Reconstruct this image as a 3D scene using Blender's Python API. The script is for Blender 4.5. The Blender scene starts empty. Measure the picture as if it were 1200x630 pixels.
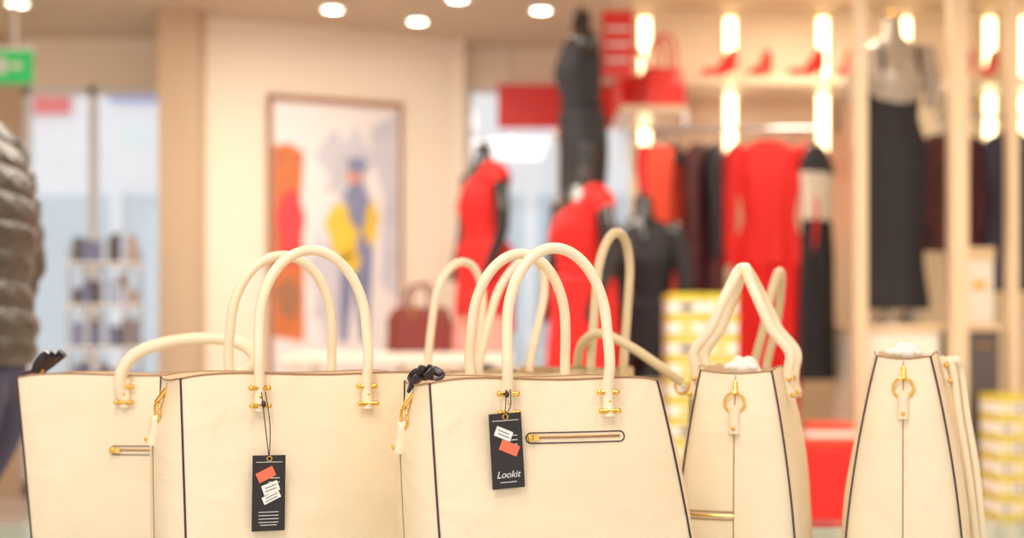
import bpy, math, random
from mathutils import Vector, Matrix, Euler
random.seed(7)
S = bpy.context.scene
pi = math.pi

# ------------------------------------------------------------------ materials
def lin(c):
    return tuple(((x/255)/12.92 if x/255 <= .04045 else ((x/255+.055)/1.055)**2.4) for x in c)

def mat(name, rgb, rough=.5, metal=0, emit=0, var=.06, scale=6, bump=0, bscale=200, coat=0, spec=.5, wrinkle=0):
    m = bpy.data.materials.new(name); m.use_nodes = True
    nt = m.node_tree; b = nt.nodes['Principled BSDF']
    c = lin(rgb)
    tc = nt.nodes.new('ShaderNodeTexCoord')
    nz = nt.nodes.new('ShaderNodeTexNoise'); nz.inputs['Scale'].default_value = scale
    nt.links.new(tc.outputs['Object'], nz.inputs['Vector'])
    mx = nt.nodes.new('ShaderNodeMix'); mx.data_type = 'RGBA'
    mx.inputs[6].default_value = (*[max(0, x*(1-var)) for x in c], 1)
    mx.inputs[7].default_value = (*[min(1, x*(1+var)) for x in c], 1)
    nt.links.new(nz.outputs['Fac'], mx.inputs[0])
    nt.links.new(mx.outputs[2], b.inputs['Base Color'])
    b.inputs['Roughness'].default_value = rough
    b.inputs['Metallic'].default_value = metal
    b.inputs['Specular IOR Level'].default_value = spec
    b.inputs['Coat Weight'].default_value = coat
    if emit:
        b.inputs['Emission Color'].default_value = (*c, 1)
        b.inputs['Emission Strength'].default_value = emit
    if bump:
        n2 = nt.nodes.new('ShaderNodeTexNoise'); n2.inputs['Scale'].default_value = bscale
        nt.links.new(tc.outputs['Object'], n2.inputs['Vector'])
        bp = nt.nodes.new('ShaderNodeBump'); bp.inputs['Strength'].default_value = bump
        bp.inputs['Distance'].default_value = .002
        nt.links.new(n2.outputs['Fac'], bp.inputs['Height'])
        if wrinkle:
            n3 = nt.nodes.new('ShaderNodeTexNoise'); n3.inputs['Scale'].default_value = 11; n3.inputs['Distortion'].default_value = 1.2; n3.inputs['Detail'].default_value = 1
            nt.links.new(tc.outputs['Object'], n3.inputs['Vector'])
            b3 = nt.nodes.new('ShaderNodeBump'); b3.inputs['Strength'].default_value = wrinkle; b3.inputs['Distance'].default_value = .012
            nt.links.new(n3.outputs['Fac'], b3.inputs['Height']); nt.links.new(b3.outputs[0], bp.inputs['Normal'])
        nt.links.new(bp.outputs[0], b.inputs['Normal'])
    return m

def glassmat(name, tint=(1, 1, 1), refl=.08):
    m = bpy.data.materials.new(name); m.use_nodes = True
    nt = m.node_tree; nt.nodes.clear()
    o = nt.nodes.new('ShaderNodeOutputMaterial'); t = nt.nodes.new('ShaderNodeBsdfTransparent')
    g = nt.nodes.new('ShaderNodeBsdfGlossy'); mx = nt.nodes.new('ShaderNodeMixShader')
    t.inputs[0].default_value = (*tint, 1); g.inputs['Roughness'].default_value = .03
    mx.inputs[0].default_value = refl
    nt.links.new(t.outputs[0], mx.inputs[1]); nt.links.new(g.outputs[0], mx.inputs[2])
    nt.links.new(mx.outputs[0], o.inputs[0])
    return m

CREAM = mat('cream_leather', (248, 229, 196), .36, var=.03, scale=9, bump=.3, bscale=450, wrinkle=.35)
CREAM2 = mat('cream_leather_handle', (250, 231, 198), .28, var=.02, scale=20, coat=.15)
TAUPE = mat('beige_leather', (222, 202, 160), .4, var=.03)
LINING = mat('beige_lining', (214, 190, 150), .9)
PIPE = mat('dark_edge_paint', (62, 34, 46), .4)
PIPE2 = mat('brown_stitch', (165, 125, 92), .6)
GOLD = mat('gold_metal', (244, 194, 96), .16, metal=1, var=.02)
BLACKCARD = mat('black_card', (34, 30, 34), .5)
WHITE = mat('white_paper', (248, 246, 242), .7, var=.02)
STICK = mat('coral_sticker', (248, 116, 86), .6)
INK = mat('white_ink', (235, 230, 230), .6)
SCARF = mat('dark_satin_scarf', (40, 30, 45), .35, var=.9, scale=160)
REDC = mat('red_crepe', (228, 26, 24), .7, var=.12, scale=5)
REDL = mat('red_leather', (222, 26, 22), .35)
CORAL = mat('coral_fabric', (236, 78, 54), .8)
BLK = mat('black_fabric', (30, 28, 36), .75, var=.2)
BLKP = mat('black_patterned_fabric', (76, 30, 36), .75, var=.8, scale=25)
NAVY = mat('navy_fabric', (40, 38, 60), .7)
MANN = mat('black_gloss_mannequin', (18, 17, 21), .22, coat=.5)
SHEER = mat('sheer_silver_lace', (176, 168, 158), .35, var=.35, scale=30, metal=.3)
WALLC = mat('cream_plaster', (247, 233, 215), .8, var=.015, scale=2)
WALLT = mat('tan_plaster', (204, 178, 150), .8, var=.02)
CEIL = mat('ceiling_plaster', (208, 190, 168), .85, var=.02, scale=1)
FRAMEW = mat('white_metal_frame', (236, 236, 234), .4, var=.02)
WOODC = mat('pale_maple', (228, 202, 162), .45, var=.05, scale=14)
POST = mat('champagne_metal_post', (226, 202, 168), .35, var=.03)
LACQ = mat('white_lacquer', (247, 239, 226), .3, var=.01)
PANEL = mat('lit_back_panel', (252, 236, 204), .6, var=.02)
LED = mat('led_strip', (255, 232, 178), .5, emit=6, var=0)
LAMP = mat('downlight_glow', (255, 246, 225), .5, emit=12, var=0)
SILV = mat('chrome', (200, 200, 205), .15, metal=1, var=.02)
GLASS = glassmat('window_glass', (.97, .99, 1))
GLASST = glassmat('table_glass', (.92, .97, .96), .15)
YEL = mat('yellow_box', (212, 196, 56), .6)
BROWN = mat('brown_frame', (158, 106, 74), .5)
DKRED = mat('dark_red_leather', (120, 40, 36), .4)
GREEN = mat('exit_green', (40, 180, 95), .5, emit=.4, var=0)
GREYD = mat('dark_grey_lacquer', (92, 86, 88), .4)
FLOORM = bpy.data.materials.new('floor_tiles'); FLOORM.use_nodes = True
nt = FLOORM.node_tree; b = nt.nodes['Principled BSDF']
tc = nt.nodes.new('ShaderNodeTexCoord'); br = nt.nodes.new('ShaderNodeTexBrick')
br.offset = 0; br.inputs['Scale'].default_value = 1.0
br.inputs['Brick Width'].default_value = .6; br.inputs['Row Height'].default_value = .6
br.inputs['Mortar Size'].default_value = .004
br.inputs['Color1'].default_value = (*lin((230, 212, 200)), 1); br.inputs['Color2'].default_value = (*lin((224, 206, 194)), 1)
br.inputs['Mortar'].default_value = (*lin((190, 172, 160)), 1)
nt.links.new(tc.outputs['Object'], br.inputs['Vector']); nt.links.new(br.outputs['Color'], b.inputs['Base Color'])
b.inputs['Roughness'].default_value = .25

# ------------------------------------------------------------------ mesh builder
def cr(pts, n=8, closed=False):
    P = [Vector(p) for p in pts]; out = []; N = len(P)
    rng = N if closed else N-1
    for i in range(rng):
        if closed:
            a, b_, c, d = P[(i-1) % N], P[i], P[(i+1) % N], P[(i+2) % N]
        else:
            a, b_, c, d = P[max(i-1, 0)], P[i], P[i+1], P[min(i+2, N-1)]
        for k in range(n):
            t = k/n
            out.append(.5*((2*b_)+(-a+c)*t+(2*a-5*b_+4*c-d)*t*t+(-a+3*b_-3*c+d)*t**3))
    if not closed: out.append(P[-1])
    return out

class MB:
    def __init__(s): s.v = []; s.f = []; s.m = []; s.mats = []
    def mi(s, m):
        if m not in s.mats: s.mats.append(m)
        return s.mats.index(m)
    def add(s, vs, fs, m, M=None):
        o = len(s.v); k = s.mi(m)
        for p in vs:
            p = Vector(p)
            s.v.append(M @ p if M is not None else p)
        for f in fs:
            s.f.append([i+o for i in f]); s.m.append(k)
    def box(s, c, sz, m, rot=None, M=None, ch=None):
        hx, hy, hz = sz[0]/2, sz[1]/2, sz[2]/2
        vs = [Vector((x*hx, y*hy, z*hz)) for z in (-1, 1) for y in (-1, 1) for x in (-1, 1)]
        if rot: R = Euler(rot).to_matrix(); vs = [R @ v for v in vs]
        vs = [v+Vector(c) for v in vs]
        s.add(vs, [(0, 2, 3, 1), (4, 5, 7, 6), (0, 1, 5, 4), (2, 6, 7, 3), (0, 4, 6, 2), (1, 3, 7, 5)], m, M)
    def box2(s, a, b, m, M=None):
        s.box([(a[i]+b[i])/2 for i in range(3)], [abs(b[i]-a[i]) for i in range(3)], m, M=M)
    def rings(s, R, m, cap0=True, cap1=True, closed=False, M=None):
        n = len(R[0]); vs = [p for r in R for p in r]; fs = []
        L = len(R)
        for i in range(L if closed else L-1):
            a = i*n; b_ = ((i+1) % L)*n
            for k in range(n):
                fs.append((a+k, a+(k+1) % n, b_+(k+1) % n, b_+k))
        if not closed:
            if cap0: fs.append(tuple(reversed(range(n))))
            if cap1: fs.append(tuple(range((L-1)*n, L*n)))
        s.add(vs, fs, m, M)
    def tube(s, pts, r, m, seg=12, closed=False, M=None, flat=1.0, caps=True):
        P = [Vector(p) for p in pts]; N = len(P)
        if not isinstance(r, (list, tuple)): r = [r]*N
        elif len(r) != N:
            L = len(r)-1; rr = []
            for i in range(N):
                t = i/(N-1)*L; k = min(int(t), L-1); rr.append(r[k]+(r[k+1]-r[k])*(t-k))
            r = rr
        T = []
        for i in range(N):
            if closed: t = P[(i+1) % N]-P[i-1]
            else: t = P[min(i+1, N-1)]-P[max(i-1, 0)]
            T.append(t.normalized() if t.length > 1e-9 else Vector((0, 0, 1)))
        up = Vector((0, 1, 0)) if abs(T[0].y) < .9 else Vector((1, 0, 0))
        nrm = (up - T[0]*up.dot(T[0])).normalized(); R = []
        for i in range(N):
            nrm = (nrm - T[i]*nrm.dot(T[i])).normalized(); bn = T[i].cross(nrm)
            R.append([P[i]+(nrm*math.cos(2*pi*k/seg)*flat+bn*math.sin(2*pi*k/seg))*r[i] for k in range(seg)])
        s.rings(R, m, caps, caps, closed, M)
    def ell(s, c, r, m, seg=20, rg=12, M=None, rot=None, fn=None):
        R = []; Rm = Euler(rot).to_matrix() if rot else None
        for i in range(rg+1):
            a = -pi/2+pi*(i/rg)*.998+.001*pi
            ring = []
            for k in range(seg):
                t = 2*pi*k/seg
                p = Vector((math.cos(a)*math.cos(t)*r[0], math.cos(a)*math.sin(t)*r[1], math.sin(a)*r[2]))
                if fn: p = fn(p)
                if Rm: p = Rm @ p
                ring.append(p+Vector(c))
            R.append(ring)
        s.rings(R, m, M=M)
    def lathe(s, c, prof, m, seg=24, M=None):
        s.rings([[Vector((c[0]+r*math.cos(2*pi*k/seg), c[1]+r*math.sin(2*pi*k/seg), c[2]+z)) for k in range(seg)] for r, z in prof], m, M=M)
    def text(s, body, size, m, M):
        cu = bpy.data.curves.new('t', 'FONT'); cu.body = body; cu.size = size; cu.align_x = 'CENTER'; cu.extrude = .0001; cu.shear = .3
        o = bpy.data.objects.new('t', cu); S.collection.objects.link(o); bpy.context.view_layer.update()
        me = bpy.data.meshes.new_from_object(o.evaluated_get(bpy.context.evaluated_depsgraph_get()))
        s.add([v.co.copy() for v in me.vertices], [tuple(p.vertices) for p in me.polygons], m, M)
        bpy.data.objects.remove(o)
    def obj(s, name, bevel=0, parent=None, angle=35, loc=None, M=None):
        # move origin to the object's base centre
        if M is None:
            xs = [v.x for v in s.v]; ys = [v.y for v in s.v]; zs = [v.z for v in s.v]
            O = Vector(((min(xs)+max(xs))/2, (min(ys)+max(ys))/2, min(zs)))
            vv = [v-O for v in s.v]
        else: vv = s.v; O = Vector((0, 0, 0))
        me = bpy.data.meshes.new(name)
        me.from_pydata([tuple(v) for v in vv], [], s.f)
        for m in s.mats: me.materials.append(m)
        me.polygons.foreach_set('material_index', s.m)
        me.polygons.foreach_set('use_smooth', [True]*len(s.f))
        me.update()
        try: me.set_sharp_from_angle(angle=math.radians(angle))
        except Exception: pass
        o = bpy.data.objects.new(name, me); S.collection.objects.link(o)
        if M is not None: o.matrix_world = M
        else: o.location = O
        if parent: o.parent = parent
        if bevel:
            bm = o.modifiers.new('b', 'BEVEL'); bm.width = bevel; bm.segments = 2; bm.limit_method = 'ANGLE'; bm.angle_limit = math.radians(50)
        return o

def one_box(name, a, b, m, bevel=0):
    B = MB(); B.box2(a, b, m); return B.obj(name, bevel)

# ------------------------------------------------------------------ room shell
one_box('floor', (-6, -3, -.05), (5, 19, 0), FLOORM)
one_box('ceiling', (-5.1, -2, 2.8), (3.5, 8.75, 2.9), CEIL)
one_box('wall_left', (-5.1, -2, 0), (-5, 8.34, 2.8), WALLC)
one_box('wall_right', (3.3, -2, 0), (3.4, 7.72, 2.8), WALLC)
# entrance wall with glass
one_box('wall_entrance', (-5, 8.34, 0), (-3.0, 8.46, 2.8), WALLT)
one_box('wall_header_1', (-3.0, 8.34, 2.512), (-1.7, 8.46, 2.8), WALLC)  # header section of the wall above the entrance glass
B = MB()
for x in (-2.975, -2.57, -1.98): B.box2((x-.022, 8.36, 0), (x+.022, 8.42, 2.51), FRAMEW)
B.box2((-2.99, 8.36, 2.46), (-1.96, 8.42, 2.51), FRAMEW); B.box2((-2.99, 8.36, 0), (-1.96, 8.42, .1), FRAMEW)
B.box2((-2.96, 8.385, .1), (-2.0, 8.395, 2.46), GLASS)
B.tube([(-2.5, 8.33, .9), (-2.5, 8.33, 1.5)], .012, SILV)
B.obj('door_1')
one_box('pillar', (-1.957, 7.55, 0), (-1.74, 8.34, 2.8), WALLT)
# angled poster wall
A0 = Vector((-1.74, 7.755, 0)); A1 = Vector((-.365, 8.34, 0)); U = (A1-A0).normalized(); Nn = Vector((U.y, -U.x, 0))
MW = Matrix(((U.x, -Nn.x, 0, A0.x), (U.y, -Nn.y, 0, A0.y), (0, 0, 1, 0), (0, 0, 0, 1)))  # local x along wall, y into wall
Lw = (A1-A0).length
B = MB(); B.box2((0, 0, 0), (Lw, .1, 2.8), WALLC, MW); B.obj('wall_poster')
B = MB(); B.box2((0.0, -.012, 0), (Lw-.02, -.001, .1), LACQ, MW); B.obj('baseboard_poster')
# framed poster
SKYB = mat('poster_sky', (236, 230, 232), .4, var=.12, scale=3)
ORG = mat('poster_orange', (206, 112, 58), .5, var=.35, scale=14)
PINK = mat('poster_crimson', (220, 60, 68), .5, var=.2, scale=10)
PYEL = mat('poster_yellow', (236, 196, 66), .5, var=.2, scale=10)
PBLU = mat('poster_blue', (126, 132, 170), .5, var=.3, scale=10)
PSKN = mat('poster_skin', (215, 150, 130), .5)
PGRY = mat('poster_grey', (200, 200, 212), .5, var=.2)
B = MB(); x0, x1, z0, z1 = .37, 1.145, .72, 2.37
B.box2((x0, -.035, z0), (x1, -.002, z1), SKYB, MW)
for a, b_ in (((x0-.02, z1-.03), (x1+.02, z1+.005)), ((x0-.02, z0-.02), (x1+.02, z0+.01)), ((x0-.02, z0), (x0+.004, z1)), ((x1-.004, z0), (x1+.012, z1))):
    B.box2((a[0], -.05, a[1]), (b_[0], -.002, b_[1]), BROWN, MW)
def poly(pts, m, y):
    B.add([(p[0], y, p[1]) for p in pts]+[(p[0], y+.002, p[1]) for p in pts], [tuple(range(len(pts)))]+[(i, (i+1) % len(pts), (i+1) % len(pts)+len(pts), i+len(pts)) for i in range(len(pts))], m, MW)
def blob(cx, cz, rx, rz, m, y, w=.12, k=5):
    poly([(cx+rx*math.cos(t)*(1+w*math.sin(k*t)), cz+rz*math.sin(t)*(1+w*math.cos(k*t+1))) for t in [2*pi*i/28 for i in range(28)]], m, y)
poly([(x0+.01, .98), (x0+.19, .95), (x0+.19, 1.45), (x0+.17, 1.75), (x0+.19, 2.05), (x0+.1, 2.10), (x0+.01, 2.08)], ORG, -.038)
blob(x0+.11, 1.62, .08, .22, PINK, -.041); blob(x0+.1, 1.2, .07, .12, BROWN, -.041)
poly([(x1-.01, 2.32), (x1-.01, 1.2), (x1-.12, 1.3), (x1-.1, 1.8), (x1-.2, 2.2)], PGRY, -.037)
blob(.82, 1.98, .16, .22, PGRY, -.0385, .3); blob(.70, 1.3, .1, .3, PGRY, -.0385, .3)
poly([(.77, .95), (.82, .95), (.86, 1.3), (.9, .95), (.95, .95), (.98, 1.5), (.95, 1.7), (.78, 1.65)], PBLU, -.04)
blob(.80, 1.60, .10, .18, PYEL, -.043, .2); blob(.96, 1.66, .05, .13, PYEL, -.043, .2); blob(.84, 1.42, .06, .07, PYEL, -.043, .2)
blob(.88, 1.76, .07, .14, PBLU, -.046, .2); blob(.87, 1.93, .05, .07, PSKN, -.043, .02); blob(.88, 1.99, .06, .05, PBLU, -.045, .15)
B.obj('framed_poster')

# niche wall with shop window
one_box('wall_niche', (-.38, 8.341, 0), (-.292, 8.72, 2.8), WALLC)
one_box('wall_header_2', (-.29, 8.6, 2.562), (.85, 8.72, 2.8), WALLC)  # header section of the wall above the niche window
one_box('wall_window_base', (-.29, 8.6, 0), (.85, 8.72, .748), WALLC)
one_box('wall_niche_right', (.852, 7.725, 0), (.95, 8.72, 2.8), WALLC)
B = MB()
B.box2((-.29, 8.63, 2.52), (.85, 8.68, 2.56), FRAMEW); B.box2((-.29, 8.63, .75), (.85, 8.68, .8), FRAMEW)
for x in (-.27, .3, .83): B.box2((x-.018, 8.63, .8), (x+.018, 8.68, 2.52), FRAMEW)
B.box2((-.25, 8.65, .8), (.82, 8.656, 2.52), GLASS); B.obj('window_1')
B = MB(); B.box2((-.09, 8.5, 2.28), (.7, 8.53, 2.55), REDL)
for x in (0, .6): B.tube([(x, 8.515, 2.55), (x, 8.515, 2.8)], .004, SILV)
B.obj('red_banner')
# outside facade across the mall
FAC = mat('facade_white', (242, 244, 246), .7); FACB = mat('facade_glazing', (200, 216, 224), .25, var=.15, scale=.8)
BLU = mat('sign_blue', (120, 140, 215), .5); RSG = mat('sign_red', (230, 110, 110), .5)
B = MB()
B.box2((-9, 15, 0), (5, 15.3, 4.4), FAC)
B.box2((-8.9, 14.95, .3), (4.9, 15, 2.55), FACB)
for i in range(13): B.box2((-8.9+i*1.13, 14.9, .2), (-8.78+i*1.13, 14.99, 2.6), FAC)
B.box2((-5.3, 14.93, 3.45), (-4.85, 15, 3.72), RSG); B.box2((-4.4, 14.93, 3.6), (-3.7, 15, 3.75), BLU)
B.obj('mall_facade')

# shelving wall
one_box('wall_shelving', (.665, 7.62, 0), (3.3, 7.72, 2.8), PANEL)
B = MB()
for x in (.74, 1.215, 1.73, 2.19, 2.66, 2.86):
    B.box2((x-.03, 7.606, 1.45), (x+.03, 7.619, 2.75), LED)
    for s_ in (-.034, .034): B.box2((x+s_-.004, 7.6, 1.44), (x+s_+.004, 7.6195, 2.76), POST)
B.obj('led_strip_light')
B = MB()
for x, w in ((1.63, .056), (2.09, .08), (2.345, .04)):
    B.box2((x-w/2, 6.37, 0), (x+w/2, 6.45, 2.8), POST)
    B.box2((x-w/2-.02, 6.35, 0), (x+w/2+.02, 6.47, .015), POST)
B.obj('shelving_upright')
def shelf(name, xa, xb, z, ya=7.2, yb=7.6, t=.035, m=LACQ):
    B = MB(); B.box2((xa, ya, z-t), (xb, yb, z), m); B.box2((xa, ya-.006, z-t-.004), (xb, ya, z+.004), POST)
    B.box2((xa+.05, yb-.03, z-t-.2), (xa+.07, yb, z-t), SILV); B.box2((xb-.07, yb-.03, z-t-.2), (xb-.05, yb, z-t), SILV)
    return B.obj(name)
shelf('display_shelf', .9, 1.86, 2.345)
shelf('display_shelf', .56, .895, 2.165, 7.05); shelf('display_shelf', 2.33, 3.2, 2.345)
# lower cabinets in bays
def cabinet(xa, xb, z, ya, yb, m=LACQ, doors=2):
    B = MB(); B.box2((xa, ya, .08), (xb, yb, z-.03), m); B.box2((xa-.015, ya-.02, z-.03), (xb+.015, yb, z), WOODC)
    B.box2((xa+.03, ya+.04, 0), (xb-.03, yb, .08), GREYD)
    w = (xb-xa)/doors
    for i in range(doors):
        B.box2((xa+i*w+.01, ya-.012, .1), (xa+(i+1)*w-.01, ya, z-.05), m)
        B.tube([(xa+(i+.5)*w-.04, ya-.03, z-.1), (xa+(i+.5)*w+.04, ya-.03, z-.1)], .005, GOLD)
    return B.obj('display_cabinet', .002)
cabinet(1.68, 2.03, 1.03, 6.48, 7.2, LACQ, 1)
cabinet(1.10, 1.58, .38, 6.9, 7.5, WOODC, 1)
cabinet(2.15, 2.31, 1.03, 6.48, 7.2, GREYD, 1)
B = MB(); B.box2((2.16, 6.52, 1.031), (2.30, 6.8, 1.34), LACQ); B.box2((2.155, 6.515, 1.34), (2.305, 6.805, 1.40), WOODC); B.box2((2.2, 6.512, 1.2), (2.26, 6.52, 1.24), GOLD)
B.obj('storage_box', .003)

# ------------------------------------------------------------------ ceiling downlights and added area lights
for x, y in ((-.99, 7.53), (-.54, 7.81), (.16, 7.55), (-.29, 7.3), (-2.68, 7.4), (1.2, 6.9), (2.2, 6.9), (-1.6, 5.8), (0, 5), (1.6, 5), (-3, 5)):
    B = MB(); B.lathe((x, y, 2.775), [(.066, .024), (.066, 0), (.052, 0), (.05, .012)], FRAMEW); B.lathe((x, y, 2.776), [(.048, .008), (.048, .002)], LAMP)
    B.obj('ceiling_downlight')
def area(name, loc, size, e, col=(1, .90, .76), rot=(0, 0, 0), sy=None):  # unseen area lights added under the ceiling to brighten bags and shop
    l = bpy.data.lights.new(name, 'AREA'); l.energy = e; l.size = size; l.color = col
    if sy: l.shape = 'RECTANGLE'; l.size_y = sy
    o = bpy.data.objects.new(name, l); o.location = loc; o.rotation_euler = rot; S.collection.objects.link(o)
area('added_area_light', (-.7, .0, 2.74), .9, 30, (1, .94, .85))  # added front fill on the bags, no fixture modelled
area('added_area_light', (-.35, 1.0, 2.74), .22, 15, (1, .92, .82))  # added steep light for handle shadows and shading on the bag fronts
area('added_area_light', (1.2, 1.0, 2.74), .3, 11, (1, .92, .82))
area('added_area_light', (-2.4, 4.0, 2.74), 1.2, 40)
area('added_area_light', (0, 4.6, 2.74), 1.2, 48)
area('added_area_light', (2.0, 4.6, 2.74), 1.2, 48)
area('added_area_light', (-.8, 6.4, 2.74), 1.0, 46)
area('added_area_light', (1.6, 6.85, 2.76), .3, 12, (1, .88, .68), sy=.3)  # added to brighten the shelving back panel

# exit sign
B = MB(); B.box2((-2.74, 7.18, 2.31), (-2.53, 7.22, 2.48), GREEN)
B.box2((-2.71, 7.172, 2.36), (-2.66, 7.18, 2.44), INK); B.box2((-2.64, 7.172, 2.385), (-2.58, 7.18, 2.415), INK)
B.box2((-2.75, 7.17, 2.48), (-2.52, 7.23, 2.5), FRAMEW)
B.tube([(-2.62, 7.2, 2.5), (-2.62, 7.2, 2.8)], .014, FRAMEW); B.obj('exit_sign')
# red promotional sign
B = MB(); B.box2((.46, 6.98, 2.30), (.62, 7.0, 2.64), REDL)
for i in range(3): B.box2((.48, 6.972, 2.38+i*.08), (.60, 6.98, 2.395+i*.08), INK)
for x in (.48, .6): B.tube([(x, 6.99, 2.64), (x, 6.99, 2.8)], .003, SILV)
B.obj('hanging_sign')

# ------------------------------------------------------------------ handbag
def handbag(name, loc, yaw, wt=.265, wb=.29, dt=.11, db=.15, h=.288, shift=0, hdx=.06, hh=.15, lean=(.0, .0), front='up', back='up',
            cust=None, custb=None, body=CREAM, hand=CREAM2, zipper=None, dring=True, wing=.018, hr=.0063, pipe=PIPE, skew=(0, 0), tissue=False, gz=False, hcx=0, extra=None, pw=1.5, soft=1):
    M = Matrix.Translation(loc) @ Matrix.Rotation(math.radians(yaw), 4, 'Z')
    B = MB()
    def dims(z):
        t = max(0, min(1, z/h))
        s = min(1, max(0, (1-t)/.30)); s = s*s*(3-2*s)
        # edges curve: full body, pulled in towards the rim
        return wb+(wt-wb)*t**pw, db+(dt-db)*t**1.7, shift*(1-t), wing*s
    def bulge(u, z):
        t = max(0, min(1, z/h)); u = max(-1, min(1, u))
        return soft*((.006*(1-u**8))+(.007*(1-u*u)*4*t*(1-t))+.0024*math.sin(3.1*u+9*t)*(1-u*u)*(1-t*.3))
    def rimz(z, u): return z-(.005*abs(u)**7+.0016*math.sin(4*u+1))*(z/h)**12*soft
    US = [-1, -.985, -.95, -.9, -.82, -.7, -.55, -.4, -.25, -.1, .1, .25, .4, .55, .7, .82, .9, .95, .985]
    def ring(z, inset=0):
        w, d, cx, wg = dims(z); w -= 2*inset; d -= 2*inset; wg = max(0, wg-inset*.2); P = []
        g = 10
        for u in US: P.append(Vector((cx+u*w/2, -d/2-bulge(u, z), rimz(z, u))))
        for i in range(g): v = -1+2*i/g; P.append(Vector((cx+w/2+wg*(1-v**4)+.004*soft*(1-v*v), v*d/2, rimz(z, 1)-.004*(1-v*v)*(z/h)**12)))
        for u in US: u = -u; P.append(Vector((cx+u*w/2, d/2+bulge(u, z), rimz(z, u))))
        for i in range(g): v = 1-2*i/g; P.append(Vector((cx-w/2-wg*(1-v**4)-.004*soft*(1-v*v), v*d/2, rimz(z, 1)-.004*(1-v*v)*(z/h)**12)))
        return P
    zb = .006
    zs = [zb, zb+.004]+[zb+.004+(h-zb-.004)*i/22 for i in range(1, 23)]
    R = [ring(zb, .006)]+[ring(z) for z in zs[1:]]
    B.rings(R, body, cap0=True, cap1=False)
    B.rings([ring(h), ring(h, .003), ring(h-.02, .004)], body, False, False)
    B.rings([ring(h-.02, .004), ring(h-.022, dt*.25)], LINING, False, True)
    def fp(x, z, off=0):
        w, d, cx, wg = dims(z); u = (x-cx)/(w/2); u = max(-1, min(1, u)); return Vector((x, -d/2-bulge(u, min(h, z))-off, z))
    # edge piping
    for sx in (-1, 1):
        for sy in (-1, 1):
            pts = []
            for z in zs[1:]:
                w, d, cx, wg = dims(z); pts.append((cx+sx*(w/2+.0004), sy*(d/2+.0008), rimz(z, 1)))
            B.tube(pts, .0013, pipe, 8)
        w0 = [(dims(z)[2]+sx*(dims(z)[0]/2+dims(z)[3]+.004*soft+.0002), 0, z-(.01*(z/h)**12)) for z in zs[1:]]
        B.tube(w0, .0008, PIPE2, 6)
    B.tube([p+Vector((0, 0, .0003)) for p in ring(h)], .0012, PIPE2, 6, closed=True)
    for x in (-1, 1):
        for y in (-1, 1): B.ell((shift+x*wb*.4, y*db*.36, .004), (.006, .006, .004), GOLD, 10, 6)
    B.box((0, 0, h-.021), (wt*.85, .012, .004), PIPE2)
    # hardware + handles
    for side, mode, ln, cu, sk in ((1, front, lean[0], cust, skew[0]), (-1, back, lean[1], custb, skew[1])):
        F = Matrix.Translation((hcx, 0, 0)) if side == 1 else Matrix.Translation((hcx, 0, 0)) @ Matrix.Rotation(pi, 4, 'Z')
        if mode is None: continue
        for sx in (-1, 1):
            for zz in (h-.016, h-.037):
                p = fp(sx*hdx, zz, .0078)
                B.tube([p+Vector((-.0105, 0, 0)), p+Vector((.0105, 0, 0))], .0028, GOLD, 10, M=F)
                for e in (-1, 1): B.ell(p+Vector((e*.0108, 0, 0)), (.0034, .0034, .0034), GOLD, 10, 6, M=F)
            B.tube([fp(sx*hdx, h-.006, .004), fp(sx*hdx, h-.044, .004)], .0068, hand, 12, M=F, flat=.8)
            B.ell(fp(sx*hdx, h-.026, .0095), (.0022, .0016, .0022), GOLD, 10, 6, M=F)
        y0 = fp(hdx, h-.02, .008).y
        if cu: pts = cu
        elif mode == 'up':
            Rr = hdx; zt = h+hh; ra = min(hh*.64, Rr*1.55)
            pts = [(-hdx, fp(hdx, h-.04, .004).y, h-.040), (-hdx, fp(hdx, h-.024, .0045).y, h-.024), (-hdx, y0+.002, h-.006), (-hdx*1.02, y0, h+.02)]
            def yy(z): return y0+ln*max(0, min(1, (z-h)/hh))
            def xx(z): return sk*max(0, min(1, (z-h)/hh))**1.3
            z1_ = zt-ra
            pts.append((-Rr*1.0+xx(z1_), yy(z1_), z1_))
            for k in range(1, 10):
                a = pi-pi*k/10; z = z1_+ra*math.sin(a); pts.append((Rr*1.0*math.cos(a)+xx(z), yy(z), z))
            pts += [(Rr*1.0+xx(z1_), yy(z1_), z1_)]+[(-p[0], p[1], p[2]) for p in reversed(pts[:4])]
        if mode == 'droop':
            for q in (0, 1):
                o_ = .010*q
                pts = [(-hdx, y0+.006, h-.034), (-hdx, y0+.001, h-.018), (-hdx-.002, y0-.004-o_, h-.010), (-hdx-.004+o_, y0-.010-o_, h-.028)]
                for z in (h-.08, h-.16): pts.append((-hdx-.004+o_, fp(hdx, z, .007+o_).y, z))
                for k in range(1, 6):
                    a = pi+pi*k/6; z = .085-.02*q+.06*math.sin(a); pts.append(((hdx-o_)*math.cos(a), fp(0, z, .006+o_).y, z))
                pts += [(-p[0], p[1], p[2]) for p in reversed(pts[:6])]
                B.tube(cr(pts, 6), hr, hand, 14, M=F)
        else:
            B.tube(cr(pts, 6), hr, hand, 14, M=F)
    if dring:
        w, d, cx, wg = dims(h-.045); x = cx-w/2-wg-.004*soft-.003
        B.tube([(x, .013*math.cos(t), h-.045+.013*math.sin(t)) for t in [2*pi*i/20 for i in range(20)]], .0017, GOLD, 8, closed=True)
        w2, d2, cx2, wg2 = dims(h-.08); x2 = cx2-w2/2-wg2-.004*soft
        w3, d3, cx3, wg3 = dims(h-.02); x3 = cx3-w3/2-wg3-.004*soft
        B.tube([(x2-.0015, 0, h-.085), (x-.001, 0, h-.058), (x-.003, 0, h-.055), (x+.002, 0, h-.055)], .0075, body, 10, flat=1)
        B.ell((x2-.009, 0, h-.077), (.002, .0028, .0028), GOLD, 10, 6)
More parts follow.
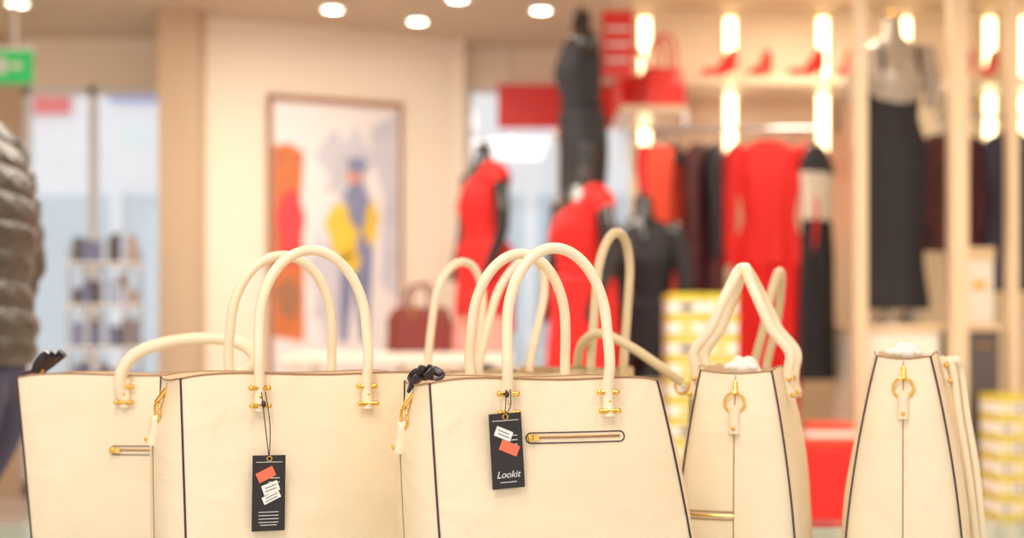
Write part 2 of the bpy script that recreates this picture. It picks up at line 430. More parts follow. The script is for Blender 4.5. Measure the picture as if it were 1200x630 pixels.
        B.tube([(x3+.001, 0, h-.018), (x-.0015, 0, h-.034)], .003, GOLD, 8)
    if zipper:
        xa, xb, z = zipper; r = .0058
        L = []
        for k in range(7): a = -pi/2-pi*k/6; L.append(fp(xa+r*math.cos(a), z+r*math.sin(a), .0004))
        for k in range(12): L.append(fp(xa+(xb-xa)*(k+.5)/12, z+r, .0004))
        for k in range(7): a = pi/2-pi*k/6; L.append(fp(xb+r*math.cos(a), z+r*math.sin(a), .0004))
        for k in range(12): L.append(fp(xb-(xb-xa)*(k+.5)/12, z-r, .0004))
        B.tube(L, .0008, pipe, 6, closed=True)
        B.tube([fp(xa+(xb-xa)*k/10, z, .0002) for k in range(11)], .0011, PIPE2, 6)
        B.tube([fp(xa+(xb-xa)*k/10, z+.0016, .0002) for k in range(11)], .0005, GOLD, 6)
        B.box(fp(xa+.004, z, .003), (.009, .003, .006), GOLD)
        B.tube([fp(xa, z+.001, .004), fp(xa-.003, z-.004, .004)], .0018, GOLD, 8)
        B.ell(fp(xa-.001, z+.001, .004), (.0042, .002, .0042), GOLD, 12, 8)
    if gz:
        z = h*.36; w, d, cx, wg = dims(z)
        for dz in (.005, -.005, 0):
            B.tube([(cx-w/2-wg*(1-v**4)-.004*soft*(1-v*v)-.0008, v*d/2, z+dz) for v in (0, .15, .3, .45, .6, .75, .9)], .0010 if dz else .0016, PIPE2 if dz else GOLD, 6)
    if tissue:
        for k in range(3):
            def fn(p, k=k): return p*(1+.22*math.sin(p.x*260+k)+.16*math.sin(p.z*300+2*k)+.16*math.cos(p.y*280))
            B.ell((-wt*.30+k*.03, -.005+.01*(k % 2), h-.004+.004*(k % 2)), (.018, .016, .012), WHITE, 24, 14, fn=fn)
    if extra:
        Mi = M.inverted()
        pts = [Mi @ Vector(p) for p in extra]
        B.tube(cr(pts, 8), hr, hand, 14)
        e = pts[-1]
        B.tube([e+Vector((0, .011*math.cos(t), -.006+.011*math.sin(t))) for t in [2*pi*i/16 for i in range(16)]], .002, GOLD, 8, closed=True)
    o = B.obj(name, M=M, angle=50)
    return M, fp, o

TZ = .62
# C: front centre bag
MC, fC, _ = handbag('handbag', (.0222, 1.60, TZ), 20, wt=.277, wb=.312, dt=.10, db=.14, shift=.033, zipper=(-.026, .083, .222), lean=(.012, .012), hdx=.061, hcx=.0085, hh=.148)
# B: second bag
MBm, fB, _ = handbag('handbag', (-.271, 1.711, TZ), 27, wt=.312, wb=.325, h=.291, dt=.10, db=.135, shift=.012, hdx=.068, hcx=.002, hh=.150, lean=(.01, .01))
# A: left bag
hA = .285
cA = Vector((-.516, 1.915, TZ))
ca = [(-.054, -.060, hA-.045), (-.060, -.068, hA-.02), (-.056, -.07, hA+.008), (-.036, -.067, hA+.030), (-.002, -.064, hA+.043), (.04, -.062, hA+.049), (.08, -.062, hA+.048), (.112, -.062, hA+.036), (.117, -.064, hA+.012), (.054, -.062, hA-.03)]
handbag('handbag', cA, 0, wt=.318, wb=.26, dt=.105, db=.125, h=hA, shift=0, hdx=.054, hcx=.046, cust=ca, hr=.0085, back=None, zipper=(-.022, .06, .183), dring=False, wing=.004, pw=1.1)
# D, E behind
handbag('handbag', (-.05, 2.09, TZ), 42, wt=.24, wb=.25, dt=.09, db=.11, h=.285, hh=.17, skew=(.05, -.02), hdx=.05)
handbag('handbag', (.10, 2.14, TZ), 56, wt=.22, wb=.23, dt=.085, db=.10, h=.29, hh=.21, body=TAUPE, hand=TAUPE, skew=(.03, 0), hr=.007, back=None, hdx=.05,
        extra=[(.10, 2.10, .90), (.105, 2.06, .945), (.13, 2.03, .962), (.17, 2.01, .945), (.215, 2.005, .915), (.25, 2.01, .89)])
# F, G end-on
handbag('handbag', (.324, 1.89, TZ), 74, wt=.24, wb=.27, dt=.09, db=.158, h=.296, hh=.136, lean=(.064, .058), tissue=True, gz=True, wing=.01, hdx=.055, hr=.0072)
handbag('handbag', (.545, 1.885, TZ), 72, wt=.24, wb=.27, dt=.065, db=.150, h=.315, front='droop', back=None, tissue=True, wing=.01, hdx=.055, hr=.0052)
# H behind F
handbag('handbag', (.365, 2.30, TZ), 70, wt=.2, wb=.21, dt=.08, db=.1, h=.28, hh=.165, body=TAUPE, hand=TAUPE, hr=.007, back=None, lean=(-.035, 0), skew=(-.03, 0))

# price tags
def tag(M, fp, x, ztop, w, l, roll, strx, strz, bstick, txt):
    B = MB()
    zt, zb = ztop, ztop-l
    pt = fp(x, zt, .014); pb = fp(x, zb, .006)
    c = (pt+pb)/2; tilt = math.atan2(pt.y-pb.y, l)
    T = Matrix.Translation(c) @ Matrix.Rotation(-tilt, 4, 'X') @ Matrix.Rotation(math.radians(roll), 4, 'Y')
    B.box((0, 0, 0), (w, .0009, l), BLACKCARD, M=T)
    B.box((0, -.0007, l/2-.008), (w*.8, .0004, .0006), INK, M=T)
    for (sx, sz, sw, sl, r, m) in bstick:
        B.box((sx, -.0009, sz), (sw, .0006, sl), m, rot=(0, math.radians(r), 0), M=T)
        if m is WHITE:
            for k in range(2): B.box((sx, -.0013, sz+.002-k*.004), (sw*.7, .0003, .0008), BLACKCARD, rot=(0, math.radians(r), 0), M=T)
    for k in range(3): B.box((.006, -.0007, l*.2-k*.005), (w*.35, .0004, .0008), INK, M=T)
    if txt:
        B.text(txt, .0105, INK, T @ Matrix.Translation((0, -.0008, -l/2+.012)) @ Matrix.Rotation(pi/2, 4, 'X'))
    else:
        for k in range(4): B.box((0, -.0007, -l*.25-k*.004), (w*.6, .0004, .0007), INK, M=T)
    B.box((0, -.0007, -l/2+.007), (w*.5, .0004, .0007), INK, M=T)
    top = T @ Vector((0, 0, l/2-.004))
    a = fp(strx, strz, .013)
    mid = (a+top)/2+Vector((.002, -.003, 0))
    B.tube(cr([a, mid+Vector((-.003, 0, 0)), top], 6), .0006, BLACKCARD, 6)
    B.tube(cr([a+Vector((.005, 0, 0)), mid+Vector((.003, 0, -.002)), top], 6), .0006, BLACKCARD, 6)
    B.ell(mid*.35+a*.65, (.003, .003, .004), PIPE, 10, 8)
    B.tube([top+Vector((.003*math.cos(t), -.001, .003*math.sin(t))) for t in [2*pi*i/12 for i in range(12)]], .0006, GOLD, 6, closed=True)
    o = B.obj('price_tag', M=M)
tag(MC, fC, -.058, .251, .038, .083, -3, -.057, .277, [(-.003, .019, .02, .011, 25, WHITE), (.003, .003, .022, .012, 25, STICK)], 'Lookit')
tag(MBm, fB, -.060, .196, .040, .089, 1, -.066, .270, [(-.004, .022, .022, .012, -25, STICK), (.002, .006, .02, .012, -20, WHITE), (.003, -.005, .022, .009, -25, WHITE)], None)

# dark scarf knot tied on the bag, tassel charm
def scarf(M, c, s=1):
    B = MB(); c = Vector(c)
    for k in range(5):
        a = k*1.25; d = Vector((math.cos(a)*.75, math.sin(a)*.4, .25*math.sin(a*1.7)))*.020*s
        pr = Vector((-d.y, d.x, .010*s))
        B.tube(cr([c, c+d*.7+pr*.5, c+d*1.3, c+d*.8-pr*.5, c], 6, False), [.0035*s, .006*s, .0045*s, .006*s, .003*s], SCARF, 8, flat=.45)
    B.ell(c, (.009*s, .008*s, .007*s), SCARF, 12, 8)
    B.tube(cr([c, c+Vector((-.014, -.01, -.004))*s, c+Vector((-.024, -.012, -.02))*s], 5), [.004*s, .006*s, .002*s], SCARF, 8, flat=.4)
    B.obj('scarf_bow', M=M)
scarf(MC, (-.126, .01, .292), 1.0)
MA = Matrix.Translation(cA)
B = MB()
for k in range(9):
    a = (k-4)*.12
    B.tube(cr([(-.145, -.03+.004*k, hA+.002), (-.135+a*.01, -.03+.004*k, hA+.014), (-.120+a*.02, -.03+.003*k, hA+.028+.003*math.sin(k*2))], 4), [.004, .005, .0045], SCARF, 8)
B.ell((-.144, -.012, hA+.006), (.008, .01, .006), GOLD, 12, 8)
B.tube(cr([(-.142, -.012, hA+.003), (-.165, -.012, hA), (-.172, -.012, hA-.03), (-.166, -.012, hA-.04), (-.164, -.012, hA-.01)], 6), .003, PIPE, 8, flat=1)
B.obj('tassel_charm', M=MA)

# display table
B = MB()
B.box2((-1.05, 1.2, TZ-.012), (1.0, 2.54, TZ), GLASST)
B.box2((-1.03, 1.22, TZ-.06), (.98, 2.52, TZ-.0125), LACQ)
for x in (-.98, .93):
    for y in (1.27, 2.47): B.box2((x-.03, y-.03, 0), (x+.03, y+.03, TZ-.06), LACQ)
B.box2((-1.0, 1.25, .18), (.95, 2.49, .21), LACQ)
B.obj('display_table', .002)

# ------------------------------------------------------------------ small red bags on wall shelf
handbag('handbag', (.67, 7.40, 2.165), -8, wt=.19, wb=.21, dt=.09, db=.12, h=.22, hh=.14, body=REDL, hand=REDL, pipe=DKRED, hdx=.05, hr=.009)
handbag('handbag', (.79, 7.20, 2.165), 15, wt=.19, wb=.22, dt=.08, db=.10, h=.22, hh=.17, body=REDL, hand=REDL, pipe=DKRED, hdx=.055, hr=.009)

# shoes
def shoe(x, y, z, yaw, m=REDL):
    B = MB(); M = Matrix.Translation((x, y, z)) @ Matrix.Rotation(math.radians(yaw), 4, 'Z')
    secs = [(-.115, .004, .014, .010), (-.10, .012, .034, .018), (-.07, .018, .042, .028), (-.03, .030, .038, .034), (.01, .056, .033, .045), (.05, .082, .033, .075), (.085, .100, .033, .095), (.112, .106, .022, .09)]
    R = []
    for sx, sz, w, hh in secs:
        R.append([Vector((sx, w*math.cos(t), sz+max(-.3, math.sin(t))*hh)) for t in [2*pi*k/16 for k in range(16)]])
    B.rings(R, m)
    B.tube([(.09, 0, .10), (.096, 0, .05), (.092, 0, 0)], [.024, .014, .012], m, 10)
    B.tube(cr([(-.10, 0, .034), (-.05, 0, .036), (-.0, 0, .04), (.05, 0, .07)], 4), [.03, .036, .03, .028], m, 12, flat=1)
    B.obj('high_heel_shoe', M=M)
for px, yw in ((1.117, 35), (1.345, 60), (1.587, 25), (1.80, 65)): shoe(px, 7.36, 2.35, yw)
for px in (2.45, 2.58): shoe(px, 7.37, 2.35, 60)

# ------------------------------------------------------------------ garments
def prof(P, t):
    for i in range(len(P)-1):
        if t <= P[i+1][0]:
            a, b_ = P[i], P[i+1]; k = (t-a[0])/(b_[0]-a[0]) if b_[0] > a[0] else 0
            k = k*k*(3-2*k); return a[1]+(b_[1]-a[1])*k
    return P[-1][1]
def garment(name, x, y, zt, L, P, yaw=0, mats=((1, REDC),), sleeves=0, th=.045, fold=.012, legs=None, rail=None, sw=.045, smat=None):
    B = MB(); M = Matrix.Translation((x, y, zt)) @ Matrix.Rotation(math.radians(yaw), 4, 'Z')
    ph = random.random()*6
    def ring(t, cx=0, wsc=1):
        w = prof(P, t)*wsc; d = th*(.35+.65*min(1, t*8)); R = []
        for k in range(48):
            a = 2*pi*k/48
            yy = d*math.sin(a)+fold*min(1, t*2.5)*math.sin(7*a+ph+2*t)*abs(math.sin(a))**.5
            R.append(Vector((cx+w*math.cos(a), yy, -t*L)))
        return R
    t0 = 0; tend = legs[0] if legs else 1
    for te, m in mats:
        te = min(te, tend)
        n = max(2, int((te-t0)*28))
        if te > t0: B.rings([ring(t0+(te-t0)*i/n) for i in range(n+1)], m, t0 == 0, te >= tend-1e-6)
        t0 = te
    if legs:
        m = mats[-1][1]
        for sx in (-1, 1):
            R = []
            for i in range(19):
                t = tend+(1-tend)*i/18; w = prof(P, t)*.5*(1-.12*i/18)
                R.append(ring(t, sx*(w*.95), .5))
            B.rings(R, m)
    sm = smat or mats[0][1]
    if sleeves:
        for sx in (-1, 1):
            w = prof(P, .04)
            pts = cr([(sx*(w-.03), 0, -.04), (sx*(w+.02), 0, -.12), (sx*(w+.045), -.01, -sleeves*.55), (sx*(w+.035), -.015, -sleeves)], 6)
            B.tube(pts, [.05, sw+.012, sw, sw*.8], sm, 14, flat=.75)
    w = prof(P, .05)
    B.tube(cr([(-w*.9, 0, -.035), (-.05, 0, .0), (0, 0, .015), (.05, 0, .0), (w*.9, 0, -.035)], 5), .006, SILV, 8)
    B.tube(cr([(0, 0, .012), (0, 0, .05), (.012, 0, .07), (0, 0, .085), (-.014, 0, .074)], 5), .0025, SILV, 6)
    B.obj(name, M=M)
SH = [(0, .05), (.03, .12), (.07, .19), (.2, .155), (.35, .13), (.5, .165), (1, .2)]
ZR = 2.04
B = MB(); B.tube([(.67, 7.0, ZR), (1.60, 7.0, ZR)], .012, SILV, 12)
for x in (.90, 1.50): B.tube([(x, 7.0, ZR), (x, 7.61, ZR)], .009, SILV, 10)
B.obj('clothes_rail')
B = MB(); B.tube([(2.14, 6.9, ZR+.05), (2.9, 6.9, ZR+.05)], .012, SILV, 12)
for x in (2.36, 2.78): B.tube([(x, 6.9, ZR+.05), (x, 7.61, ZR+.05)], .009, SILV, 10)
B.obj('clothes_rail')
B = MB(); B.tube([(1.88, 7.35, 2.24), (2.12, 7.35, 2.24)], .012, SILV, 12)
for x in (1.89, 2.1): B.tube([(x, 7.35, 2.24), (x, 7.61, 2.24)], .009, SILV, 10)
B.obj('clothes_rail')
zt = ZR-.086
garment('red_blouse', 1.93, 7.35, 2.24-.086, .62, [(0, .05), (.03, .12), (.07, .15), (1, .15)], 62, ((1, REDC),), sleeves=0, th=.04)
garment('red_jumpsuit', 1.31, 6.96, zt+.02, 1.50, [(0, .06), (.02, .12), (.05, .185), (.15, .16), (.27, .135), (.36, .18), (.6, .20), (1, .16)], 2, ((1, REDC),), sleeves=.64, legs=(.42,), fold=.018, sw=.046)
garment('patterned_blouse', .97, 7.0, zt, .80, SH, 66, ((.5, BLKP), (1, BLKP)), sleeves=.6, th=.05)
garment('patterned_blouse', 1.04, 7.0, zt, .84, SH, 80, ((.2, BLK), (1, BLKP)), sleeves=.58, th=.04)
garment('coral_blouse', .84, 7.0, zt, .8, SH, 60, ((.14, BLK), (1, CORAL)), sleeves=.65, smat=CORAL)
garment('coral_blouse', .75, 7.0, zt, .78, SH, 72, ((1, CORAL),), sleeves=.5)
garment('red_blouse', .69, 7.02, zt, .72, SH, 80, ((1, REDC),), sleeves=.5, th=.03)
CRM = mat('cream_satin', (232, 220, 200), .5)
garment('black_dress', 1.56, 6.99, zt, 1.2, [(0, .05), (.04, .1), (.08, .14), (.2, .12), (.3, .105), (.5, .13), (1, .15)], 42, ((.12, BLK), (.32, CRM), (1, BLK)), sleeves=0)
garment('dark_blouse', 2.235, 6.9, zt+.05, .6, SH, 20, ((1, BLKP),), sleeves=.5)
garment('black_dress', 2.52, 6.9, zt+.05, .80, [(0, .05), (.05, .15), (.2, .14), (.4, .12), (1, .17)], 10, ((1, NAVY),), sleeves=.0)
garment('black_dress', 2.74, 6.9, zt+.05, .9, SH, 60, ((1, BLK),), sleeves=.5)

# ------------------------------------------------------------------ mannequins
def mannequin(name, x, y, zn, yaw, base, kind='red', hem=.95):
    B = MB(); M = Matrix.Translation((x, y, zn)) @ Matrix.Rotation(math.radians(yaw), 4, 'Z')
    sec = [(0, .042, .045, .005), (-.03, .045, .047, .0), (-.08, .05, .05, -.0), (-.105, .09, .055, 0), (-.125, .155, .07, 0), (-.16, .178, .085, 0), (-.22, .165, .10, -.01), (-.30, .152, .115, -.02), (-.38, .132, .098, -.008), (-.46, .115, .085, 0), (-.55, .145, .10, .008), (-.66, .17, .118, .012), (-.76, .168, .112, .01), (-.86, .15, .10, .005)]
    def ring(z, rx, ry, oy, n=32): return [Vector((rx*math.cos(2*pi*k/n), oy+ry*math.sin(2*pi*k/n), z)) for k in range(n)]
    def at(z):
        for i in range(len(sec)-1):
            if z >= sec[i+1][0]:
                a, b_ = sec[i], sec[i+1]; k = (a[0]-z)/(a[0]-b_[0]); return [a[j]+(b_[j]-a[j])*k for j in (1, 2, 3)]
        return list(sec[-1][1:])
    bodym = SHEER if kind == 'sheer' else MANN
    B.rings([ring(*s_) for s_ in sec], bodym)
    B.lathe((0, 0, 0), [(.046, -.002), (.046, .01), (.03, .016)], SILV if kind == 'sheer' else MANN); B.ell((0, 0, .03), (.013, .013, .018), GOLD if kind == 'sheer' else MANN, 12, 8)
    for sx in (-1, 1):
        B.ell((sx*.172, 0, -.175), (.048, .055, .065), bodym, 16, 10)
        if kind in ('red', 'jacket'):
            B.tube(cr([(sx*.18, 0, -.19), (sx*.215, .0, -.33), (sx*.225, -.01, -.46), (sx*.20, -.06, -.62), (sx*.19, -.09, -.70)], 5), [.046, .043, .036, .03, .022], BLK if kind == 'jacket' else MANN, 14)
    nf = 9
    def dress(t0z, prof_, m, slant=0, fold=.01, top_off=.008):
        R = []
        n = 48; N = 30; z1_ = -hem
        for i in range(N+1):
            z = t0z+(z1_-t0z)*i/N
            if z > -.86:
                rx, ry, oy = at(z); rx += top_off; ry += top_off
            else: rx, ry, oy = .15, .1, .005
            fl = prof(prof_, -z); rx = max(rx, fl) if z < -.5 else rx; ry = max(ry, fl*.75) if z < -.5 else ry
            if z < -.66: rx = fl; ry = fl*.75
            ff = fold*max(0, min(1, (-z-.55)/.4))
            row = []
            for k in range(n):
                a = 2*pi*k/n; q = 1+ff/.15*math.sin(nf*a+i*.05)
                s_ = max(0, 1-i/6)
                dz = slant*(math.cos(a))*s_
                row.append(Vector((rx*math.cos(a)*q, oy+ry*math.sin(a)*q, z+dz)))
            R.append(row)
        B.rings(R, m, False, False)
    if kind == 'red':
        dress(-.215, [(0, .16), (.66, .185), (.8, .19), (1.3, .2)], REDC, slant=.085)
        B.tube(cr([(.12, -.085, -.2), (.13, -.05, -.12), (.12, .0, -.10), (.12, .06, -.13), (.1, .09, -.2)], 6), .03, REDC, 10, flat=.5)
        B.ell((.17, 0, -.18), (.056, .062, .072), REDC, 16, 10)
        B.tube([(p[0]*1.1, p[1]*1.1, -.46) for p in [(.118*math.cos(a), .088*math.sin(a)) for a in [2*pi*k/32 for k in range(32)]]], .012, REDC, 8, closed=True)
    elif kind == 'black':
        dress(-.14, [(0, .16), (.66, .165), (1.0, .155)], BLK, fold=.004)
        B.tube([(p[0], p[1], -.46) for p in [(.13*math.cos(a), .10*math.sin(a)) for a in [2*pi*k/32 for k in range(32)]]], .012, BLK, 8, closed=True)
        B.ell((-.06, -.115, -.6), (.02, .012, .02), GOLD, 12, 8)
    elif kind == 'jacket':
        dress(-.13, [(0, .18), (.66, .2), (.8, .2)], BLK, fold=.003, top_off=.018)
        for sx in (-1, 1): B.tube(cr([(sx*.03, -.075, -.08), (sx*.06, -.115, -.2), (sx*.02, -.125, -.34)], 6), [.012, .022, .006], MANN, 8, flat=.4)
        for k in range(3): B.ell((.0, -.118-.0, -.38-.08*k), (.01, .008, .01), GOLD, 10, 6)
    elif kind == 'sheer':
        R = []; N = 30; z0_ = -.34
        P5 = [(.34, .14), (.40, .135), (.46, .125), (.66, .175), (.9, .165), (1.15, .15), (1.45, .18)]
        for i in range(N+1):
            z = z0_+(-hem-z0_)*i/N; w = prof(P5, -z)
            ff = .012*max(0, (-z-.6))
            R.append([Vector((w*math.cos(a)*(1+ff*6*math.sin(8*a)), w*.72*math.sin(a)*(1+ff*6*math.sin(8*a)), z)) for a in [2*pi*k/48 for k in range(48)]])
        B.rings(R, BLK, True, False)
        for sx in (-1, 1):
            B.tube(cr([(sx*.178, 0, -.19), (sx*.205, .0, -.32), (sx*.20, -.01, -.42)], 5), [.046, .042, .036], SHEER, 14)
            B.tube(cr([(sx*.08, -.09, -.35), (sx*.09, -.1, -.25), (sx*.09, -.04, -.12), (sx*.085, .06, -.16), (sx*.07, .09, -.35)], 5), .014, BLK, 8, flat=.4)
    if kind in ('red', 'sheer'):
        d = zn-base
        for sx in (-1, 1):
            B.tube(cr([(sx*.08, 0, -.8), (sx*.082, -.005, -1.0), (sx*.07, .01, max(-d*.78, -d+.3)), (sx*.06, .015, -d+.09)], 6), [.085, .062, .05, .032], bodym, 14)
            B.ell((sx*.06, -.05, -d+.035), (.04, .11, .034), bodym, 16, 8, rot=(math.radians(-8), 0, 0))
        B.lathe((0, 0.02, -d), [(.15, 0), (.15, .008), (.02, .012)], SILV)
    else:
        d = zn-base
        B.tube([(0, 0, -.8), (0, 0, -d+.02)], .018, SILV, 12)
        B.lathe((0, 0, -d), [(.15, 0), (.15, .012), (.05, .022), (.02, .04)], SILV)
    B.obj(name, M=M)
def podium(xa, xb, ya, yb, z, m=LACQ):
    B = MB(); B.box2((xa, ya, .04), (xb, yb, z-.03), m); B.box2((xa-.015, ya-.015, z-.03), (xb+.015, yb+.015, z), m); B.box2((xa+.03, ya+.03, 0), (xb-.03, yb-.03, .04), GREYD)
    return B.obj('display_podium', .004)
podium(-.42, .12, 6.95, 7.5, .52)
mannequin('dressed_mannequin', -.15, 7.2, 1.975, -62, .52, 'red', hem=.98)
podium(.05, .50, 5.95, 6.45, .40)
mannequin('dressed_mannequin', .315, 6.2, 1.74, -60, .40, 'red', hem=.95)
podium(.18, .55, 6.72, 7.1, .9)
mannequin('dressed_mannequin', .35, 6.9, 2.60, -84, .9, 'black', hem=1.0)
mannequin('dressed_mannequin', .63, 6.55, 1.63, -35, 0, 'jacket', hem=.76)
mannequin('dressed_mannequin', 1.875, 6.72, 2.53, 8, 1.03, 'sheer', hem=1.42)

# yellow shoe boxes
def boxes(xa, xb, y, z0, z1, name='shoe_box_stack'):
    B = MB(); z = z0; i = 0
    while z < z1-.05:
        n = 2
        w = (xb-xa)/n
        for k in range(n):
            off = random.uniform(0, .012)
            B.box2((xa+k*w+.004, y+off, z), (xa+(k+1)*w-.004, y+.28, z+.062), WHITE)
            B.box2((xa+k*w+.001, y+off-.004, z+.05), (xa+(k+1)*w-.001, y+.284, z+.086), YEL)
            B.box2((xa+k*w+w*.3, y+off-.003, z+.012), (xa+k*w+w*.7, y+off, z+.038), YEL if (i+k) % 2 else GREYD)
        z += .0895; i += 1
    B.obj(name, .001)
boxes(.68, .98, 5.9, 0, 1.18)
boxes(2.18, 2.30, 6.1, 0, .72)
# red ottoman and folded knitwear
B = MB(); B.box2((1.28, 6.1, .03), (1.58, 6.34, .46), REDL); B.box2((1.275, 6.095, .36), (1.585, 6.345, .48), REDL)
for x in (1.31, 1.55):
    for y in (6.13, 6.31): B.tube([(x, y, 0), (x, y, .04)], .015, SILV)
B.obj('red_ottoman', .012)
B = MB()
for k in range(3): B.box2((1.31+.01*k, 6.12, .481+k*.035), (1.56-.012*k, 6.32, .512+k*.035), (CORAL, LACQ, CORAL)[k])
B.obj('folded_sweaters', .01)

# centre display table with bags
B = MB(); B.box2((-.95, 5.6, .86), (.0, 6.3, .9), LACQ)
for x in (-.9, -.05):
    for y in (5.65, 6.25): B.box2((x-.025, y-.025, 0), (x+.025, y+.025, .86), LACQ)
B.obj('display_table', .003)
handbag('handbag', (-.40, 5.95, .9), 15, wt=.22, wb=.25, dt=.1, db=.13, h=.2, hh=.1, body=DKRED, hand=DKRED, pipe=DKRED, hdx=.05, hr=.007)
handbag('handbag', (-.14, 5.95, .9), -20, wt=.2, wb=.22, dt=.1, db=.12, h=.16, hh=.09, body=mat('rose_leather', (225, 150, 140), .4), hand=DKRED, pipe=DKRED, hdx=.045, hr=.007)

# accessories rack near the entrance
B = MB()
for x in (-2.3, -2.0):
    for y in (7.1, 7.35): B.tube([(x, y, 0), (x, y, 1.45)], .01, SILV)
random.seed(4)
for i in range(6):
    z = .25+i*.22; B.box2((-2.32, 7.08, z), (-1.98, 7.37, z+.012), FRAMEW)
    for k in range(6):
        hh_ = random.uniform(.08, .16)
        B.box2((-2.29+k*.05, 7.12, z+.0125), (-2.255+k*.05, 7.3, z+.0125+hh_), random.choice([GREYD, SILV, PBLU, GREYD]))
        B.tube([(-2.273+k*.05, 7.2, z+.0125+hh_), (-2.273+k*.05, 7.2, z+.02+hh_)], .008, GREYD, 8)
B.obj('accessory_rack')

# ------------------------------------------------------------------ person
E = bpy.data.objects.new('person', None); S.collection.objects.link(E); E.location = (-1.275, 3.2, 0)
PUF = mat('puffer_nylon', (66, 61, 54), .4, var=.18, scale=8, bump=.8, bscale=45)
JEAN = mat('blue_denim', (62, 64, 92), .85, var=.25, scale=40, bump=.3, bscale=500)
SKIN = mat('skin', (224, 178, 150), .5, var=.04)
HAIR = mat('dark_hair', (62, 42, 32), .5, var=.4, scale=60)
SHOEM = mat('black_boot', (40, 36, 36), .4)
LIP = mat('lips', (190, 100, 95), .5); EYEW = mat('eye_white', (240, 238, 235), .2); EYEB = mat('iris', (60, 45, 35), .2)
def child(B, name, remesh=None, angle=60):
    o = B.obj(name, parent=E, M=Matrix.Identity(4), angle=angle)
    o.matrix_parent_inverse = Matrix.Identity(4); o.matrix_basis = Matrix.Identity(4)
    if remesh:
        r = o.modifiers.new('r', 'REMESH'); r.mode = 'VOXEL'; r.voxel_size = remesh; r.use_smooth_shade = True
        s_ = o.modifiers.new('s', 'SMOOTH'); s_.iterations = 6; s_.factor = .5
    return o
B = MB()
prj = [(.895, .135, .195, .0), (.92, .142, .20, .0), (.98, .148, .205, .0), (1.09, .130, .195, -.002), (1.21, .148, .205, .0), (1.30, .14, .215, -.006), (1.37, .125, .222, -.012), (1.43, .105, .21, -.02), (1.48, .085, .15, -.03), (1.515, .07, .085, -.038), (1.56, .072, .08, -.045)]
def pj(z):
    for i in range(len(prj)-1):
        if z <= prj[i+1][0]:
            a, b_ = prj[i], prj[i+1]; k = (z-a[0])/(b_[0]-a[0]); return [a[j]+(b_[j]-a[j])*k for j in (1, 2, 3)]
    return prj[-1][1:]
R = []; n = 160
for i in range(n+1):
    z = .895+(1.56-.895)*i/n
    rx, ry, ox = pj(z); row = []
    for k in range(96):
        a = 2*pi*k/96
        zz = z+.006*math.sin(2*a+1)+.004*math.sin(5*a)   # seams wander around the body
        q = abs(math.sin(pi*(zz-.895)/.066)); qq = .011*(q**.5)-.006+.0022*math.sin(13*a+z*90)*q+.0016*math.sin(23*a-z*140)*q
        row.append(Vector((ox+(rx+qq)*math.cos(a), (ry+qq)*math.sin(a), z)))
    R.append(row)
R = [[Vector((p.x*.85, p.y*.85, p.z)) for p in R[0]]]+R+[[Vector(((p.x+.045)*.8-.045, p.y*.8, p.z-.01)) for p in R[-1]]]
B.rings(R, PUF)
for sy in (-1, 1):
    path = cr([(-.02, sy*.19, 1.42), (-.01, sy*.245, 1.36), (.01, sy*.265, 1.22), (.01, sy*.27, 1.12), (-.06, sy*.255, 1.0), (-.15, sy*.22, .93)], 24)
    L = 0; rr = []
    for i, p in enumerate(path):
        if i: L += (path[i]-path[i-1]).length
        t = i/(len(path)-1); rr.append((.078-.022*t)+.010*abs(math.sin(pi*L/.066))**.5-.004+.0015*math.sin(L*170))
    B.tube(path, rr, PUF, 28)
child(B, 'puffer_jacket')
B = MB()
B.ell((0, 0, .89), (.128, .165, .12), JEAN)
for sy, kx, ax, az in ((-1, -.06, .03, .1), (1, -.17, -.12, .1)):
    B.tube(cr([(.015, sy*.085, .88), (.0, sy*.09, .76), (-.03+kx*.2, sy*.09, .62), (kx, sy*.09, .5), (kx*.5+ax*.5+.02, sy*.088, .32), (ax, sy*.085, az)], 6), [.108, .1, .086, .068, .06, .052], JEAN, 20)
child(B, 'jeans', .008)
B = MB()
for sy, ax in ((-1, .03), (1, -.12)):
    B.tube(cr([(ax, sy*.085, .16), (ax+.005, sy*.085, .08), (ax-.0, sy*.086, .045)], 4), [.05, .048, .04], SHOEM, 16)
    B.ell((ax-.06, sy*.088, .04), (.135, .045, .04), SHOEM, 20, 10)
    B.box((ax-.06, sy*.088, .008), (.25, .078, .016), SHOEM)
child(B, 'boots', .006)
B = MB()
def hf(p):
    q = p.copy()
    if p.z < 0: q.y *= 1-.28*min(1, -p.z/.12); q.x = q.x*(1-.12*min(1, -p.z/.12))-.012*min(1, -p.z/.12)
    return q
hc = Vector((-.085, 0, 1.655))
B.ell(hc, (.098, .076, .12), SKIN, 32, 20, fn=hf)
B.tube([(-.035, 0, 1.48), (-.055, 0, 1.56), (-.07, 0, 1.62)], [.062, .056, .055], SKIN, 16)
B.tube(cr([hc+Vector((-.088, 0, .015)), hc+Vector((-.108, 0, -.02)), hc+Vector((-.112, 0, -.032)), hc+Vector((-.092, 0, -.04))], 4), [.008, .012, .014, .008], SKIN, 10)
for sy in (-1, 1):
    B.ell(hc+Vector((.008, sy*.076, -.01)), (.018, .01, .03), SKIN, 12, 8)
    B.ell(hc+Vector((-.08, sy*.03, .022)), (.018, .022, .007), SKIN, 12, 8)
B.ell(hc+Vector((-.075, 0, -.095)), (.025, .024, .02), SKIN, 12, 8)
child(B, 'head', .004)
B = MB()
for sy in (-1, 1):
    B.ell(hc+Vector((-.084, sy*.03, .004)), (.012, .014, .009), EYEW, 14, 8); B.ell(hc+Vector((-.094, sy*.03, .004)), (.004, .006, .006), EYEB, 12, 8)
    B.tube([hc+Vector((-.096, sy*.014, .028)), hc+Vector((-.097, sy*.03, .033)), hc+Vector((-.086, sy*.046, .028))], .003, HAIR, 8)
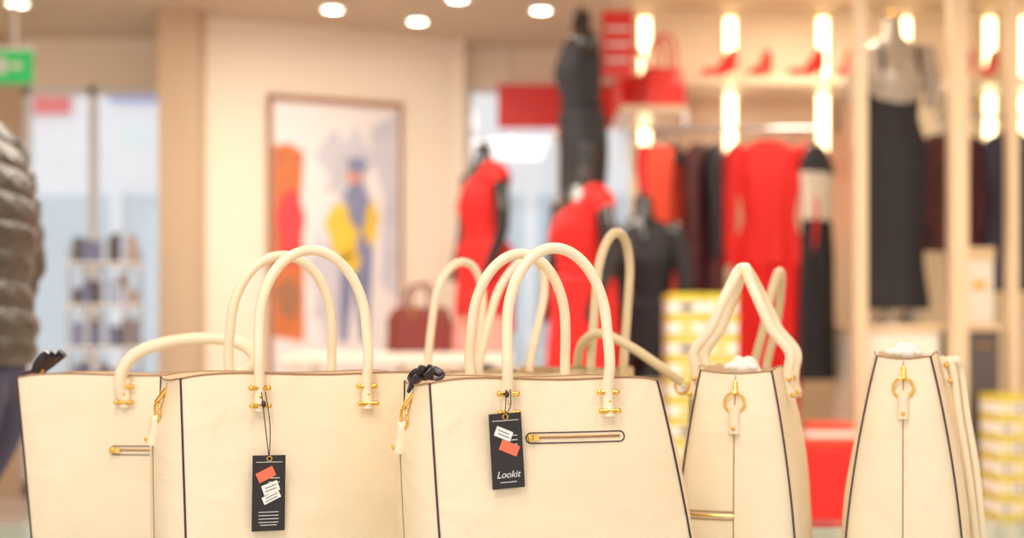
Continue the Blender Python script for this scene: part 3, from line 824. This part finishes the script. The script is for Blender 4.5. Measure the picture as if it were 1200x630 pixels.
B.ell(hc+Vector((-.096, 0, -.058)), (.008, .022, .005), LIP, 14, 8); B.ell(hc+Vector((-.094, 0, -.066)), (.008, .018, .005), LIP, 14, 8)
child(B, 'face_features')
B = MB()
def hair(p):
    q = p.copy(); q *= 1+.02*math.sin(40*math.atan2(p.y, p.x))
    return q
B.ell(hc+Vector((.016, 0, .03)), (.097, .088, .108), HAIR, 48, 20, fn=hair)
B.ell(hc+Vector((.045, 0, -.06)), (.055, .072, .09), HAIR, 48, 16, fn=hair)
child(B, 'hair', .005)
B = MB()
for sy in (-1, 1):
    w0 = Vector((-.155, sy*.218, .925)); d = Vector((-.72, -sy*.12, -.68)).normalized(); side = Vector((-.6, sy*.1, .6)).normalized(); nrm = d.cross(side).normalized()
    B.tube([w0-d*.03, w0+d*.02], [.027, .026], SKIN, 14)
    B.tube([w0, w0+d*.04, w0+d*.085], [.026, .036, .034], SKIN, 16, flat=.5)
    for k, (off, ln) in enumerate(((.028, .068), (.010, .078), (-.009, .072), (-.027, .056))):
        b0 = w0+d*.07+side*off
        c1 = -Vector((0, sy, 0))*.3+d*.9; c1.normalize(); c2 = (d*.5-Vector((0, sy, 0))*.8).normalized()
        B.tube(cr([b0, b0+d*ln*.35, b0+d*ln*.35+c1*ln*.3, b0+d*ln*.35+c1*ln*.3+c2*ln*.3], 4), [.0095, .009, .0085, .0065], SKIN, 10)
    tb = w0+d*.025+side*.028
    B.tube(cr([tb, tb+(side*.6+d*.7)*.03, tb+(side*.4+d)*.055], 4), [.013, .0105, .008], SKIN, 10)
child(B, 'hands', .0035)

# ------------------------------------------------------------------ world, camera
w = bpy.data.worlds.new('World'); S.world = w; w.use_nodes = True
bg = w.node_tree.nodes['Background']; bg.inputs[0].default_value = (.97, .97, 1, 1); bg.inputs[1].default_value = 1.3
cam = bpy.data.cameras.new('camera'); co = bpy.data.objects.new('camera', cam); S.collection.objects.link(co); S.camera = co
co.location = (0, 0, .95); co.rotation_euler = (pi/2, 0, 0)
cam.lens = 48; cam.sensor_width = 36; cam.shift_y = 85/1200
cam.dof.use_dof = True; cam.dof.focus_distance = 1.58; cam.dof.aperture_fstop = 2.5
cam.clip_start = .05
S.view_settings.view_transform = 'Standard'
S.view_settings.look = 'None'
S.view_settings.gamma = 1.05
